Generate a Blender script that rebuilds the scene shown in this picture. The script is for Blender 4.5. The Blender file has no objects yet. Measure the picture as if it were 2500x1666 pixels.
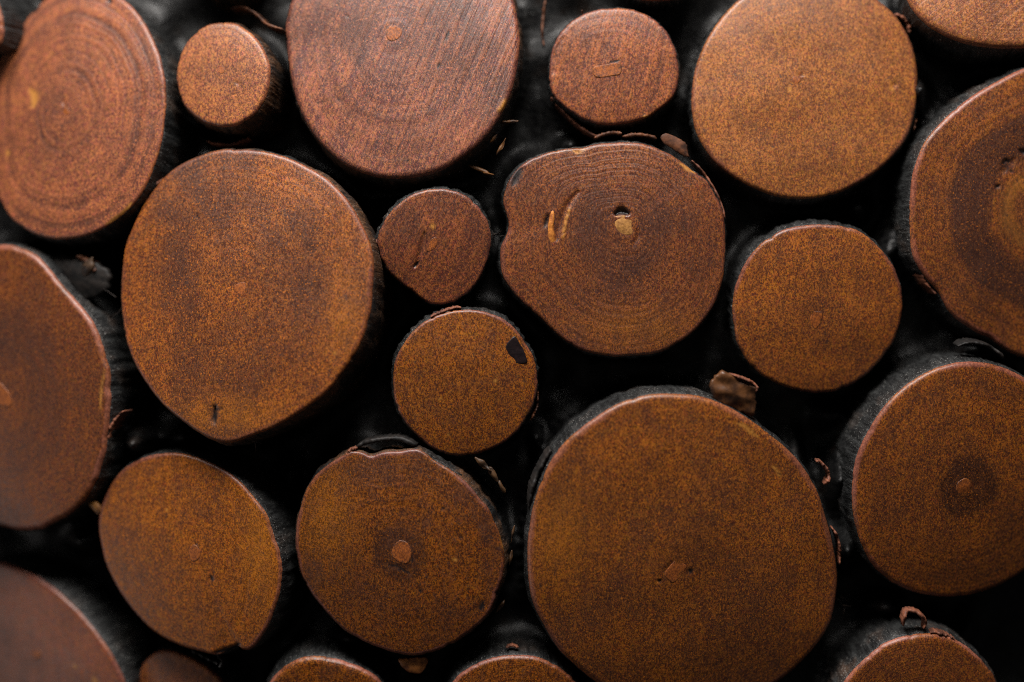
import bpy, math, random
import numpy as np
from mathutils import Vector, Matrix

random.seed(7)
rng = np.random.default_rng(7)
scene = bpy.context.scene
col = scene.collection

# ------------------------------------------------------------------ camera
PX = 1e-4                      # one photo pixel on the focus plane, in metres
CX, CY = 1250.0, 833.0
ZC = 0.20                      # height of the picture centre above the base
DIST = 0.625
cam_d = bpy.data.cameras.new('camera')
cam = bpy.data.objects.new('camera', cam_d)
col.objects.link(cam)
cam.location = (0, -DIST, ZC)
cam.rotation_euler = (math.radians(90), 0, 0)
cam_d.sensor_width = 36.0
cam_d.lens = 36.0 * DIST / 0.25
cam_d.clip_start = 0.01
cam_d.clip_end = 20.0
cam_d.dof.use_dof = True
cam_d.dof.focus_distance = DIST + 0.0005
cam_d.dof.aperture_fstop = 2.4
scene.camera = cam

# ------------------------------------------------------------------ world and lamps
world = bpy.data.worlds.new('World')
scene.world = world
world.use_nodes = True
bg = world.node_tree.nodes['Background']
bg.inputs['Color'].default_value = (0.92, 0.88, 0.84, 1)
bg.inputs['Strength'].default_value = 0.032


def lamp(name, loc, target, size, size_y, energy, color):
    d = bpy.data.lights.new(name, 'AREA')
    d.shape = 'RECTANGLE'
    d.size, d.size_y = size, size_y
    d.energy = energy
    d.color = color
    o = bpy.data.objects.new(name, d)
    col.objects.link(o)
    o.location = loc
    o.rotation_euler = (Vector(target) - Vector(loc)).to_track_quat('-Z', 'Y').to_euler()
    return o


lamp('window_light', (-0.07, -0.225, ZC + 0.44), (-0.01, 0.0, ZC + 0.01), 0.42, 0.17, 6.5, (1.0, 0.95, 0.90))
lamp('side_light', (-0.58, -0.12, ZC - 0.22), (-0.1, 0.0, ZC - 0.06), 0.30, 0.30, 0.42, (1.0, 0.93, 0.90))

scene.view_settings.view_transform = 'Standard'
scene.view_settings.look = 'None'
scene.view_settings.exposure = 0.0
scene.view_settings.gamma = 1.0
scene.render.engine = 'CYCLES'
scene.cycles.use_denoising = False
scene.cycles.max_bounces = 6
scene.cycles.filter_width = 1.0


# ------------------------------------------------------------------ helpers
def ray(p):
    """direction of the sight line that meets the focus plane at photo pixel p"""
    return np.array([(p[0] - CX) * PX, DIST, (CY - p[1]) * PX])


CAM = np.array([0.0, -DIST, ZC])


def smooth(points, n):
    """closed Catmull-Rom through the points, n samples evenly spaced along it"""
    P = np.array(points, float)
    m = len(P)
    out = []
    for i in range(m):
        a, b, c, d = P[i - 1], P[i], P[(i + 1) % m], P[(i + 2) % m]
        for t in np.linspace(0, 1, 12, endpoint=False):
            out.append(0.5 * ((2 * b) + (c - a) * t + (2 * a - 5 * b + 4 * c - d) * t * t + (3 * b - a - 3 * c + d) * t ** 3))
    out = np.array(out)
    seg = np.linalg.norm(np.roll(out, -1, 0) - out, axis=1)
    s = np.concatenate([[0], np.cumsum(seg)])
    out = np.vstack([out, out[:1]])
    q = np.linspace(0, s[-1], n, endpoint=False)
    return np.stack([np.interp(q, s, out[:, k]) for k in range(out.shape[1])], 1)


def smooth_open(points, n):
    P = np.array(points, float)
    P = np.vstack([2 * P[0] - P[1], P, 2 * P[-1] - P[-2]])
    out = []
    for i in range(1, len(P) - 2):
        a, b, c, d = P[i - 1], P[i], P[i + 1], P[i + 2]
        for t in np.linspace(0, 1, 10, endpoint=False):
            out.append(0.5 * ((2 * b) + (c - a) * t + (2 * a - 5 * b + 4 * c - d) * t * t + (3 * b - a - 3 * c + d) * t ** 3))
    out.append(P[-2])
    out = np.array(out)
    seg = np.linalg.norm(np.diff(out, axis=0), axis=1)
    s = np.concatenate([[0], np.cumsum(seg)])
    q = np.linspace(0, s[-1], n)
    return np.stack([np.interp(q, s, out[:, k]) for k in range(out.shape[1])], 1)


def wob(theta, r, lo, hi, n=8):
    """periodic noise on a circle, about -1..1"""
    v = np.zeros_like(theta)
    for _ in range(n):
        v += np.sin(theta * r.integers(lo, hi) + r.uniform(0, 6.28)) * r.uniform(0.4, 1)
    return v / (n * 0.5)


def link_mesh(name, verts, faces, mat, parent, attrs=None, smooth_shade=True):
    me = bpy.data.meshes.new(name)
    me.from_pydata([tuple(v) for v in verts], [], faces)
    if smooth_shade:
        me.polygons.foreach_set('use_smooth', [True] * len(me.polygons))
    for k, a in (attrs or {}).items():
        at = me.attributes.new(k, 'FLOAT', 'POINT')
        at.data.foreach_set('value', np.asarray(a, np.float32))
    me.materials.append(mat)
    me.update()
    o = bpy.data.objects.new(name, me)
    col.objects.link(o)
    if parent is not None:
        o.parent = parent
    return o


def grid_faces(nr, ns, off=0, wrap=True, flip=False):
    f = []
    for j in range(nr - 1):
        for i in range(ns if wrap else ns - 1):
            k = (i + 1) % ns
            q = (off + j * ns + i, off + j * ns + k, off + (j + 1) * ns + k, off + (j + 1) * ns + i)
            f.append(q[::-1] if flip else q)
    return f


# ------------------------------------------------------------------ materials
class Nodes:
    def __init__(self, name):
        self.m = bpy.data.materials.new(name)
        self.m.use_nodes = True
        self.t = self.m.node_tree
        self.b = self.t.nodes['Principled BSDF']

    def new(self, kind, **kw):
        n = self.t.nodes.new(kind)
        for k, v in kw.items():
            setattr(n, k, v)
        return n

    def put(self, sock, v):
        if hasattr(v, 'is_linked') or isinstance(v, bpy.types.NodeSocket):
            self.t.links.new(v, sock)
        elif isinstance(v, (tuple, list)) and len(v) == 3 and sock.type == 'RGBA':
            sock.default_value = (*v, 1)
        else:
            sock.default_value = v

    def math(self, op, a, b=0.0, c=0.0):
        n = self.new('ShaderNodeMath', operation=op)
        self.put(n.inputs[0], a)
        self.put(n.inputs[1], b)
        self.put(n.inputs[2], c)
        return n.outputs[0]

    def mix(self, f, a, b, mode='MIX'):
        n = self.new('ShaderNodeMix', data_type='RGBA', blend_type=mode)
        self.put(n.inputs[0], f)
        self.put(n.inputs[6], a)
        self.put(n.inputs[7], b)
        return n.outputs[2]

    def rng(self, v, a, b, c=0.0, d=1.0, kind='SMOOTHSTEP'):
        n = self.new('ShaderNodeMapRange', interpolation_type=kind)
        for s, x in zip(n.inputs, (v, a, b, c, d)):
            self.put(s, x)
        return n.outputs[0]

    def coord(self, scale=(1, 1, 1), loc=(0, 0, 0), rot=(0, 0, 0)):
        tc = self.new('ShaderNodeTexCoord')
        m = self.new('ShaderNodeMapping')
        self.t.links.new(tc.outputs['Object'], m.inputs['Vector'])
        m.inputs['Scale'].default_value = scale
        m.inputs['Location'].default_value = loc
        m.inputs['Rotation'].default_value = rot
        return m.outputs[0]

    def noise(self, vec, scale, detail=2.0, rough=0.5, dist=0.0):
        n = self.new('ShaderNodeTexNoise')
        self.put(n.inputs['Vector'], vec)
        n.inputs['Scale'].default_value = scale
        n.inputs['Detail'].default_value = detail
        n.inputs['Roughness'].default_value = rough
        n.inputs['Distortion'].default_value = dist
        return n.outputs['Fac']

    def attr(self, name):
        n = self.new('ShaderNodeAttribute')
        n.attribute_name = name
        return n.outputs['Fac']

    def bump(self, h, strength, dist, prev=None):
        n = self.new('ShaderNodeBump')
        n.inputs['Strength'].default_value = strength
        n.inputs['Distance'].default_value = dist
        self.t.links.new(h, n.inputs['Height'])
        if prev is not None:
            self.t.links.new(prev, n.inputs['Normal'])
        return n.outputs[0]


def wood_material(seed, light=(0.36, 0.125, 0.022), dark=(0.075, 0.026, 0.016), blotch=0.5, blotch_scale=55, rings=0.15,
                  ring_freq=40, saw=None, rim=0.6, rough=0.39, rim_col=(0.19, 0.062, 0.052), bands=()):
    N = Nodes('stained_end_grain')
    r = random.Random(seed)
    loc = (r.uniform(0, 3), r.uniform(0, 3), r.uniform(0, 3))
    ring = N.attr('ring')
    v = N.coord((1.22, 0.74, 1), loc)
    n1 = N.noise(v, 3500, 2.0, 0.6)
    n2 = N.noise(v, 1600, 2.0, 0.5)
    n3 = N.noise(N.coord((1.5, 0.35, 1), loc), 420, 3, 0.55)
    s = N.math('ADD', N.math('MULTIPLY', n1, 0.56), N.math('MULTIPLY', n2, 0.32))
    s = N.math('ADD', s, N.math('MULTIPLY', n3, 0.12))
    if saw:
        ang, amt = saw
        mp = N.new('ShaderNodeMapping')
        mp.inputs['Scale'].default_value = (1.0, 0.05, 1.0)
        N.t.links.new(N.coord((1, 1, 1), (0, 0, 0), (0, 0, ang)), mp.inputs['Vector'])
        ns = N.noise(mp.outputs[0], 820, 4, 0.65)
        s = N.math('ADD', s, N.math('MULTIPLY', N.math('SUBTRACT', ns, 0.5), 0.30 * amt))
    f = N.rng(s, 0.415, 0.605)
    c = N.mix(f, dark, light)
    hu = N.noise(N.coord((1.1, 0.85, 1), (loc[2], loc[0], loc[1])), 1250, 2.0, 0.6)
    c = N.mix(N.rng(hu, 0.52, 0.70, 0.0, 0.75), c, (0.95, 0.66, 1.15), 'MULTIPLY')
    c = N.mix(N.rng(hu, 0.46, 0.30, 0.0, 0.75), c, (1.05, 1.30, 0.70), 'MULTIPLY')
    # growth rings
    wv = N.noise(N.coord((1, 1, 1), loc), 45, 3, 0.5)
    rr = N.math('ADD', ring, N.math('MULTIPLY', N.math('SUBTRACT', wv, 0.5), 0.09))
    r1 = N.new('ShaderNodeTexNoise', noise_dimensions='1D')
    N.put(r1.inputs['W'], N.math('MULTIPLY_ADD', rr, float(ring_freq), loc[0] * 9))
    r1.inputs['Scale'].default_value = 1.0
    r1.inputs['Detail'].default_value = 1.4
    r1.inputs['Roughness'].default_value = 0.65
    w = r1.outputs['Fac']
    amp = N.rng(N.noise(N.coord((1, 1, 1), (loc[1], loc[2], loc[0])), 60, 3, 0.6), 0.38, 0.60, 0.0, 1.0)
    c = N.mix(N.math('MULTIPLY', N.rng(w, 0.50, 0.70, 0.0, rings * 2.2), amp), c, (0.050, 0.018, 0.013))
    c = N.mix(N.math('MULTIPLY', N.rng(w, 0.46, 0.32, 0.0, rings * 1.0), amp), c, tuple(x * 1.1 for x in light))
    for (b0, b1, amt, bc) in bands:
        bw = N.math('ADD', rr, N.math('MULTIPLY', N.math('SUBTRACT', N.noise(N.coord((1.3, 0.5, 1), loc), 190, 4, 0.65), 0.5), 0.09))
        inb = N.math('MULTIPLY', N.rng(bw, b0 - 0.05, b0 + 0.04), N.rng(bw, b1 - 0.04, b1 + 0.05, 1.0, 0.0))
        inb = N.math('MULTIPLY', inb, N.rng(n1, 0.3, 0.62, 1.0, 0.62))
        c = N.mix(N.math('MULTIPLY', inb, amt), c, bc)
    # dark stain clouds
    bl = N.noise(N.coord((1.25, 0.8, 1), loc), blotch_scale, 5, 0.62, 0.4)
    bl = N.math('MULTIPLY', N.rng(bl, 0.44, 0.66), min(1.0, blotch * 1.35))
    bl = N.math('MULTIPLY', bl, N.rng(n1, 0.3, 0.6, 1.0, 0.62))
    c = N.mix(bl, c, (0.036, 0.015, 0.012))
    sn = N.noise(N.coord((1.35, 0.75, 1), loc), 130, 5, 0.65, 0.5)
    gd = N.math('MULTIPLY', N.attr('gold'), N.rng(n1, 0.35, 0.65, 0.25, 1.0))
    c = N.mix(gd, c, (0.45, 0.160, 0.012))
    st = N.math('MULTIPLY', N.attr('stain'), N.rng(sn, 0.28, 0.62))
    st = N.math('MULTIPLY', st, N.rng(n1, 0.3, 0.62, 1.0, 0.66))
    c = N.mix(st, c, (0.034, 0.014, 0.011))
    # pores
    mo = N.noise(N.coord((1.15, 0.85, 1), loc), 210, 4, 0.6)
    c = N.mix(N.rng(mo, 0.40, 0.72, 0.0, 0.42), c, (0.060, 0.022, 0.014))
    po = N.noise(v, 800, 1.0, 0.5)
    c = N.mix(N.rng(po, 0.67, 0.74, 0.0, 0.6), c, (0.022, 0.012, 0.012))
    sp = N.noise(N.coord((1.1, 0.9, 1), (loc[1], loc[0], loc[2])), 2100, 1.5, 0.5)
    c = N.mix(N.rng(sp, 0.60, 0.74, 0.0, 0.55), c, tuple(min(1, x * 1.55) for x in light))
    # thin rind of inner bark round the face
    if rim > 0:
        rw = N.math('ADD', ring, N.math('MULTIPLY', N.math('SUBTRACT', n2, 0.5), 0.012))
        rv = N.rng(N.noise(N.coord((1, 1, 1), loc), 75, 3, 0.6), 0.36, 0.60, 0.05, 1.0)
        rw = N.math('ADD', rw, N.math('MULTIPLY', rv, 0.012))
        c = N.mix(N.math('MULTIPLY', N.rng(rw, 0.966, 0.988, 0.0, rim), rv), c, N.mix(f, tuple(x * 0.55 for x in rim_col), rim_col))
    c = N.mix(N.math('MULTIPLY', N.attr('pale'), N.rng(n2, 0.3, 0.6, 0.5, 1.0)), c, (0.46, 0.20, 0.035))
    c = N.mix(N.attr('black'), c, (0.010, 0.006, 0.006))
    N.put(N.b.inputs['Base Color'], c)
    N.put(N.b.inputs['Roughness'], N.rng(n2, 0.3, 0.7, rough - 0.05, rough + 0.12))
    N.b.inputs['Specular IOR Level'].default_value = 0.50
    nb = N.bump(n1, 0.35, 0.00012)
    nb = N.bump(w, min(1.0, 1.3 * rings), 0.0005, nb)
    if saw:
        nb = N.bump(ns, 0.55 * saw[1], 0.0004, nb)
    N.put(N.b.inputs['Normal'], nb)
    return N.m


def bark_material(seed, brown=0.25, name='black_bark'):
    N = Nodes(name)
    r = random.Random(seed)
    loc = (r.uniform(0, 3), r.uniform(0, 3), r.uniform(0, 3))
    st = N.noise(N.coord((1, 1, 0.16), loc), 900, 4, 0.6)
    pa = N.noise(N.coord((1, 1, 0.6), loc), 110, 4, 0.6)
    c = N.mix(N.rng(st, 0.35, 0.7), (0.003, 0.003, 0.0033), (0.022, 0.023, 0.023))
    bm = N.math('MULTIPLY', N.rng(pa, 0.56 - 0.22 * brown, 0.70 - 0.14 * brown), brown)
    c = N.mix(bm, c, N.mix(N.rng(st, 0.3, 0.7), (0.020, 0.009, 0.004), (0.13, 0.052, 0.015)))
    du = N.noise(N.coord((1, 1, 1), loc), 2300, 1.0, 0.5)
    c = N.mix(N.math('MULTIPLY', N.rng(du, 0.63, 0.74), N.rng(pa, 0.35, 0.62, 0.05, 0.9 - 0.6 * brown)), c, (0.26, 0.255, 0.24))
    N.put(N.b.inputs['Base Color'], c)
    N.put(N.b.inputs['Roughness'], N.rng(pa, 0.3, 0.7, 0.45, 0.66))
    N.b.inputs['Specular IOR Level'].default_value = 0.42
    nb = N.bump(st, 0.9, 0.0006)
    nb = N.bump(du, 0.6, 0.0003, nb)
    N.put(N.b.inputs['Normal'], nb)
    return N.m


def plain_wood(name, light, dark, scale=1100, rough=0.5, stretch=(1, 1, 1), spec=0.4):
    N = Nodes(name)
    n = N.noise(N.coord(stretch), scale, 3, 0.6)
    n2 = N.noise(N.coord(stretch, (1, 2, 3)), scale * 0.25, 3, 0.6)
    f = N.rng(N.math('ADD', N.math('MULTIPLY', n, 0.6), N.math('MULTIPLY', n2, 0.4)), 0.36, 0.64)
    N.put(N.b.inputs['Base Color'], N.mix(f, dark, light))
    N.b.inputs['Roughness'].default_value = rough
    N.b.inputs['Specular IOR Level'].default_value = spec
    N.put(N.b.inputs['Normal'], N.bump(n, 0.5, 0.0002))
    return N.m


def pith_material():
    N = Nodes('orange_pith')
    n = N.noise(N.coord((1.2, 0.8, 1)), 2300, 2.5, 0.6)
    n2 = N.noise(N.coord(), 700, 3, 0.6)
    c = N.mix(N.rng(n, 0.38, 0.62), (0.15, 0.040, 0.011), (0.33, 0.090, 0.014))
    e = N.math('ADD', N.attr('edge'), N.math('MULTIPLY', N.math('SUBTRACT', n2, 0.5), 1.3))
    c = N.mix(N.rng(e, 0.72, 1.1), c, N.mix(N.rng(n, 0.40, 0.62), (0.055, 0.018, 0.009), (0.26, 0.078, 0.013)))
    N.put(N.b.inputs['Base Color'], c)
    N.b.inputs['Roughness'].default_value = 0.5
    N.b.inputs['Specular IOR Level'].default_value = 0.45
    N.put(N.b.inputs['Normal'], N.bump(n, 0.4, 0.00015))
    return N.m


M_PITH = pith_material()
M_TAN = plain_wood('bare_tan_wood', (0.40, 0.19, 0.05), (0.20, 0.085, 0.022), 1500)
M_FLAKE = plain_wood('brown_bark_flake', (0.13, 0.045, 0.018), (0.030, 0.012, 0.007), 700, 0.62, (1, 1, 0.4), 0.28)
M_FLAKE_RED = plain_wood('reddish_bark_flake', (0.24, 0.085, 0.045), (0.07, 0.026, 0.016), 800, 0.6, (1, 1, 0.4), 0.3)
M_FLAKE_DARK = plain_wood('dark_bark_flake', (0.018, 0.014, 0.012), (0.004, 0.004, 0.004), 700, 0.62, (1, 1, 0.4), 0.3)
M_KNOT = plain_wood('dark_knot_wood', (0.016, 0.008, 0.009), (0.007, 0.004, 0.005), 900, 0.4)
M_FIBRE = plain_wood('amber_bark_fibre', (0.13, 0.052, 0.014), (0.035, 0.014, 0.006), 900, 0.5)
M_FIBRE_DARK = plain_wood('dark_bark_fibre', (0.030, 0.018, 0.012), (0.008, 0.005, 0.004), 900, 0.5)


def resin_material():
    N = Nodes('black_resin')
    a = N.noise(N.coord(), 260, 4, 0.6, 0.6)
    g = N.noise(N.coord((1, 1, 1), (3, 1, 2)), 700, 4, 0.65)
    p = N.noise(N.coord((1, 1, 1), (1, 4, 2)), 90, 3, 0.6)
    d = N.noise(N.coord(), 2500, 1.0, 0.5)
    c = N.mix(N.rng(g, 0.38, 0.70), (0.0018, 0.0018, 0.002), (0.010, 0.0098, 0.0096))
    c = N.mix(N.rng(p, 0.55, 0.72, 0.0, 0.6), c, (0.014, 0.008, 0.005))
    c = N.mix(N.math('MULTIPLY', N.rng(d, 0.67, 0.76), N.rng(p, 0.42, 0.64, 0.05, 0.40)), c, (0.20, 0.195, 0.18))
    N.put(N.b.inputs['Base Color'], c)
    N.put(N.b.inputs['Roughness'], N.rng(a, 0.35, 0.7, 0.33, 0.60))
    N.b.inputs['Specular IOR Level'].default_value = 0.28
    N.put(N.b.inputs['Normal'], N.bump(d, 0.5, 0.0002, N.bump(g, 0.4, 0.0005, N.bump(a, 0.3, 0.0006))))
    return N.m


# ------------------------------------------------------------------ a log
class Log:
    def __init__(self, label, outline, pith, depth=0.0, tilt=(0, 0), wood=None, bark_brown=0.25, bevel=9, dents=(), seed=0, rough=1.0, stains=(), even=5.0):
        self.r = np.random.default_rng(100 + seed)
        self.seed = seed
        r = self.r
        o = bpy.data.objects.new('log', None)
        col.objects.link(o)
        o.empty_display_size = 0.005
        o['label'] = label
        o['category'] = 'log'
        o['group'] = 'logs packed end on in black resin'
        self.o = o
        c = np.array(pith, float)
        d = ray(c)
        t = (DIST + depth * PX) / DIST
        self.O = CAM + d * t
        n = np.array([-tilt[0], -1.0, tilt[1]])
        n /= np.linalg.norm(n)
        self.tilt = tilt
        x = np.cross([0, 0, 1.0], n)
        x /= np.linalg.norm(x)
        y = np.cross(n, x)
        self.R = np.stack([x, y, n], 1)
        M = Matrix([[*self.R[0], self.O[0]], [*self.R[1], self.O[1]], [*self.R[2], self.O[2]], [0, 0, 0, 1]])
        o.matrix_world = M
        NS = 260
        P = smooth(outline, NS)
        kk = np.exp(-0.5 * (np.arange(-16, 17) / even) ** 2)
        kk /= kk.sum()
        P = np.stack([np.convolve(np.concatenate([P[-16:, q], P[:, q], P[:16, q]]), kk, 'valid') for q in (0, 1)], 1)
        c0 = P.mean(0)
        P = c0 + (P - c0) * (1 + 0.00002 * even ** 2)
        L = np.array([self.local(p)[:2] for p in P]) / PX          # local units: photo pixels
        size = np.sqrt((L ** 2).sum(1)).mean()
        th = np.linspace(0, 2 * np.pi, NS, endpoint=False)
        rad = np.linalg.norm(L, axis=1, keepdims=True)
        L = L * (1 + (wob(th, r, 8, 30, 7) * 1.0 * rough + wob(th, r, 40, 110, 8) * 0.55 * rough)[:, None] / rad)
        for _ in range(int(size / 22)):                      # small nicks in the cut edge
            t0, wd, dp = r.uniform(0, 6.28), r.uniform(2.0, 7.0) / size, r.uniform(0.8, 3.0)
            da = (th - t0 + np.pi) % (2 * np.pi) - np.pi
            L = L * (1 - dp * np.exp(-(da / wd) ** 2)[:, None] / np.linalg.norm(L, axis=1, keepdims=True))
        self.L = L
        self.size = size
        # cut face: rings of vertices from the pith to the rounded lip
        b = bevel
        inner = np.linspace(0.004, 1, max(12, int(size / 4.6)))
        verts, ringv = [], []
        rad = np.linalg.norm(L, axis=1, keepdims=True)
        unit = L / rad
        core = rad - b
        for q in inner:
            verts.append(np.hstack([unit * core * q, np.zeros((NS, 1))]))
            ringv.append((core * q / rad)[:, 0])
        for a in np.linspace(0, 1, 6)[1:]:
            ang = a * math.pi / 2
            verts.append(np.hstack([unit * (core + b * math.sin(ang)), np.full((NS, 1), -b * 0.85 * (1 - math.cos(ang)))]))
            ringv.append(((core + b * math.sin(ang)) / rad)[:, 0])
        nr = len(verts)
        V = np.vstack(verts)
        A = np.concatenate(ringv)
        # slow unevenness of the sanded face
        und = np.zeros(len(V))
        for k in range(6):
            kx, ky = r.normal(0, 0.016, 2)
            und += np.sin(V[:, 0] * kx + V[:, 1] * ky + r.uniform(0, 6.28)) * 0.55
        V[:, 2] += 0.065 * size * (1 - np.minimum(1.0, A) ** 2)
        V[:, 2] += und * (1 - np.exp(-(np.linalg.norm(V[:, :2], axis=1) / 45) ** 2))
        black = np.zeros(len(V))
        pale = np.zeros(len(V))
        for dn in dents:
            kind, pts, w, depth_px = dn[:4]
            Q = smooth_open(pts, 24) if len(pts) > 1 else np.array(pts, float)
            Q = np.array([self.local(p)[:2] for p in Q]) / PX
            dist = np.full(len(V), 1e9)
            if len(Q) == 1:
                dist = np.linalg.norm(V[:, :2] - Q[0], axis=1)
                taper = np.ones(len(V))
            else:
                dd = np.linalg.norm(V[:, None, :2] - Q[None], axis=2)
                i = dd.argmin(1)
                dist = dd.min(1)
                taper = 0.35 + 0.65 * np.sin(np.pi * (0.06 + 0.88 * i / (len(Q) - 1)))
            g = np.exp(-(dist / (w * taper)) ** 2)
            V[:, 2] -= depth_px * g
            if kind == 'black':
                black = np.maximum(black, np.clip(g * 1.5, 0, 1))
            elif kind == 'pale':
                pale = np.maximum(pale, np.clip(g * 1.4, 0, 1) * (0.65 + 0.35 * r.random(len(V))))
        stain = np.zeros(len(V))
        gold = np.zeros(len(V))
        for (sx, sy, rx, ry, amt) in stains:
            q = self.local((sx, sy))[:2] / PX
            g = np.exp(-((V[:, 0] - q[0]) / rx) ** 2 - ((V[:, 1] - q[1]) / ry) ** 2)
            if amt > 0:
                stain = np.maximum(stain, g * amt)
            else:
                gold = np.maximum(gold, -g * amt)
        F = grid_faces(nr, NS)
        F.append(tuple(range(NS - 1, -1, -1)))
        V *= PX
        link_mesh('cut_face', V, F, wood, o, {'ring': A, 'black': black, 'pale': pale, 'stain': stain, 'gold': gold})
        # bark: from just under the lip back into the resin, fluted lengthwise
        nl = 26
        z0 = -b * 0.85
        length = 420
        rows = []
        fl = wob(th, r, 18, 60, 9) * 3.2
        fl2 = wob(th, r, 70, 126, 9) * 1.3
        lump = [wob(th, r, 3, 12, 6) * 5.0 for _ in range(4)]
        for j in range(nl):
            s = (j / (nl - 1)) ** 1.5
            z = z0 - s * length
            k = s * 3.0
            i0 = min(int(k), 2)
            lm = lump[i0] * (1 - (k - i0)) + lump[i0 + 1] * (k - i0)
            grow = min(1, s * 14)
            off = (fl + fl2) * grow + lm * grow * 0.8 - 60 * s + 13 * (1 - math.exp(-s * length / 30)) + (1.0 if j else -0.6)
            rows.append(np.hstack([L + unit * off[:, None] + r.normal(0, 0.7 * grow, (NS, 2)), np.full((NS, 1), z)]))
        VB = np.vstack(rows) * PX
        link_mesh('bark', VB, grid_faces(nl, NS), bark_material(seed, bark_brown), o)

    def local(self, p, z=0.0):
        """photo pixel -> this log's frame, on the plane z (metres) of that frame"""
        d = ray(p)
        n = self.R[:, 2]
        t = ((self.O + n * z - CAM) @ n) / (d @ n)
        return self.R.T @ (CAM + d * t - self.O)

    def world(self, local):
        return self.O + self.R @ local

    def lump(self, name, poly, z=0.5, bulge=2.0, thick=4.0, mat=None, n=40, edge=0.3, label=None, rough=0.25):
        """small solid patch with an irregular outline"""
        r = self.r
        P = smooth(poly, n)
        if z > -5:                                           # lies on the slightly domed face
            q = self.local(np.mean(P, 0))[:2] / PX
            z += 0.065 * self.size * max(0, 1 - (q @ q) / self.size ** 2)
        L = np.array([self.local(p, z * PX)[:2] for p in P]) / PX
        c = L.mean(0)
        D = L - c
        D *= (1 + r.normal(0, 0.03 if z < -5 else 0.014, (n, 1)))
        rows = []
        ks = [(r.normal(0, 0.12), r.normal(0, 0.12), r.uniform(0, 6.28)) for _ in range(5)]
        for q in (0.02, 0.2, 0.38, 0.55, 0.7, 0.84, 0.93):
            rows.append(np.hstack([c + D * q, (z + bulge * (1 - q * q) + rough * sum(np.sin(D[:, 0] * q * a + D[:, 1] * q * b_ + c_) for a, b_, c_ in ks) * 0.7)[:, None]]))
        rows.append(np.hstack([c + D, np.full((n, 1), z - min(thick, edge))]))
        rows.append(np.hstack([c + D * 1.01, np.full((n, 1), z - thick)]))
        V = np.vstack(rows) * PX
        F = grid_faces(len(rows), n)
        F.append(tuple(range(n - 1, -1, -1)))
        m = (len(rows) - 1) * n
        F.append(tuple(range(m, m + n)))
        ob = link_mesh(name, V, F, mat, self.o, {'edge': np.repeat([0.02, 0.2, 0.38, 0.55, 0.7, 0.84, 0.93, 1, 1], n)})
        if label:
            ob['label'] = label
        return ob

    def flake(self, path, d0=10, width=40, thick=5, mat=None, lean=0.0, ragged=6, name='bark_flake'):
        """curled strip of bark: an edge path seen end on, running back along the log"""
        r = self.r
        n = 34
        P = smooth_open(path, n)
        L = np.array([self.local(p, -d0 * PX)[:2] for p in P]) / PX
        T = np.gradient(L, axis=0)
        T /= np.linalg.norm(T, axis=1, keepdims=True)
        Nn = np.stack([-T[:, 1], T[:, 0]], 1)
        rag = np.convolve(r.normal(0, 1, n + 4), np.ones(5) / 5, 'valid') * ragged
        end = 0.25 + 0.75 * np.clip(np.sin(np.pi * (0.05 + 0.9 * np.arange(n) / (n - 1))) * 2.2, 0, 1)
        t = thick * end * (1 + 0.3 * r.normal(0, 0.5, n))
        cols = []
        steps = (0, 0.12, 0.5, 1.0)
        # loop round the section: outer front -> outer back -> inner back -> inner front
        for sgn, order in ((1, steps), (-1, steps[::-1])):
            for s in order:
                sh = 0.75 if s == 0 else 1.0
                xy = L + Nn * (sgn * t * 0.5 * sh)[:, None] + Nn * (lean * s * width) + r.normal(0, 0.4, (n, 2))
                z = -d0 + rag * (1 - s) - s * width * (0.5 + 0.5 * end)
                cols.append(np.hstack([xy, z[:, None]]))
        m = len(cols)
        V = np.stack(cols, 1).reshape(-1, 3) * PX
        F = grid_faces(n, m)
        F.append(tuple(range(m - 1, -1, -1)))
        F.append(tuple(range((n - 1) * m, n * m)))
        return link_mesh(name, V, F, mat or M_FLAKE, self.o)

    def fibres(self, tufts, mat=None, name='bark_fibre'):
        """loose hairs of bark; each tuft: (start px, end px, count, spread px, depth px, radius px)"""
        r = self.r
        V, F = [], []
        for (a, b, cnt, spread, dep, rad_) in tufts:
            a, b = np.array(a, float), np.array(b, float)
            for _ in range(cnt):
                s = a + (b - a) * r.uniform(-0.1, 0.7) + r.normal(0, spread, 2)
                an0 = r.normal(0, 0.55)
                v = (b - a) * r.uniform(0.2, 0.65)
                e = s + np.array([v[0] * math.cos(an0) - v[1] * math.sin(an0), v[0] * math.sin(an0) + v[1] * math.cos(an0)])
                rw = rad_ * r.uniform(0.5, 1.5)
                m = (s + e) / 2 + r.normal(0, np.linalg.norm(e - s) * 0.12, 2)
                pts = smooth_open([s, m, e], 9)
                dz = dep + r.normal(0, 10)
                dz2 = dz + r.normal(0, 16)
                base = len(V)
                for i, p in enumerate(pts):
                    u = i / 8
                    z = -(dz * (1 - u) + dz2 * u)
                    q = self.local(p, z * PX) / PX
                    w = rw * (1.05 - 0.8 * u)
                    for k in range(4):
                        an = k * math.pi / 2
                        V.append((q[0] + w * math.cos(an), q[1] + w * math.sin(an), q[2] + w * 0.7 * math.cos(an * 2)))
                F += grid_faces(9, 4, base)
        ob = link_mesh(name, np.array(V) * PX, F, mat or M_FIBRE, self.o)
        ob['kind'] = 'stuff'
        return ob


def blob(cx, cy, w, h, n=9, seed=0, skew=0.0):
    """irregular little outline"""
    r = random.Random(seed * 13 + int(cx))
    out = []
    for i in range(n):
        a = 2 * math.pi * i / n
        k = r.uniform(0.78, 1.18)
        x, y = math.cos(a) * w * k, math.sin(a) * h * k
        out.append((cx + x + y * skew, cy + y))
    return out


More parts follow.
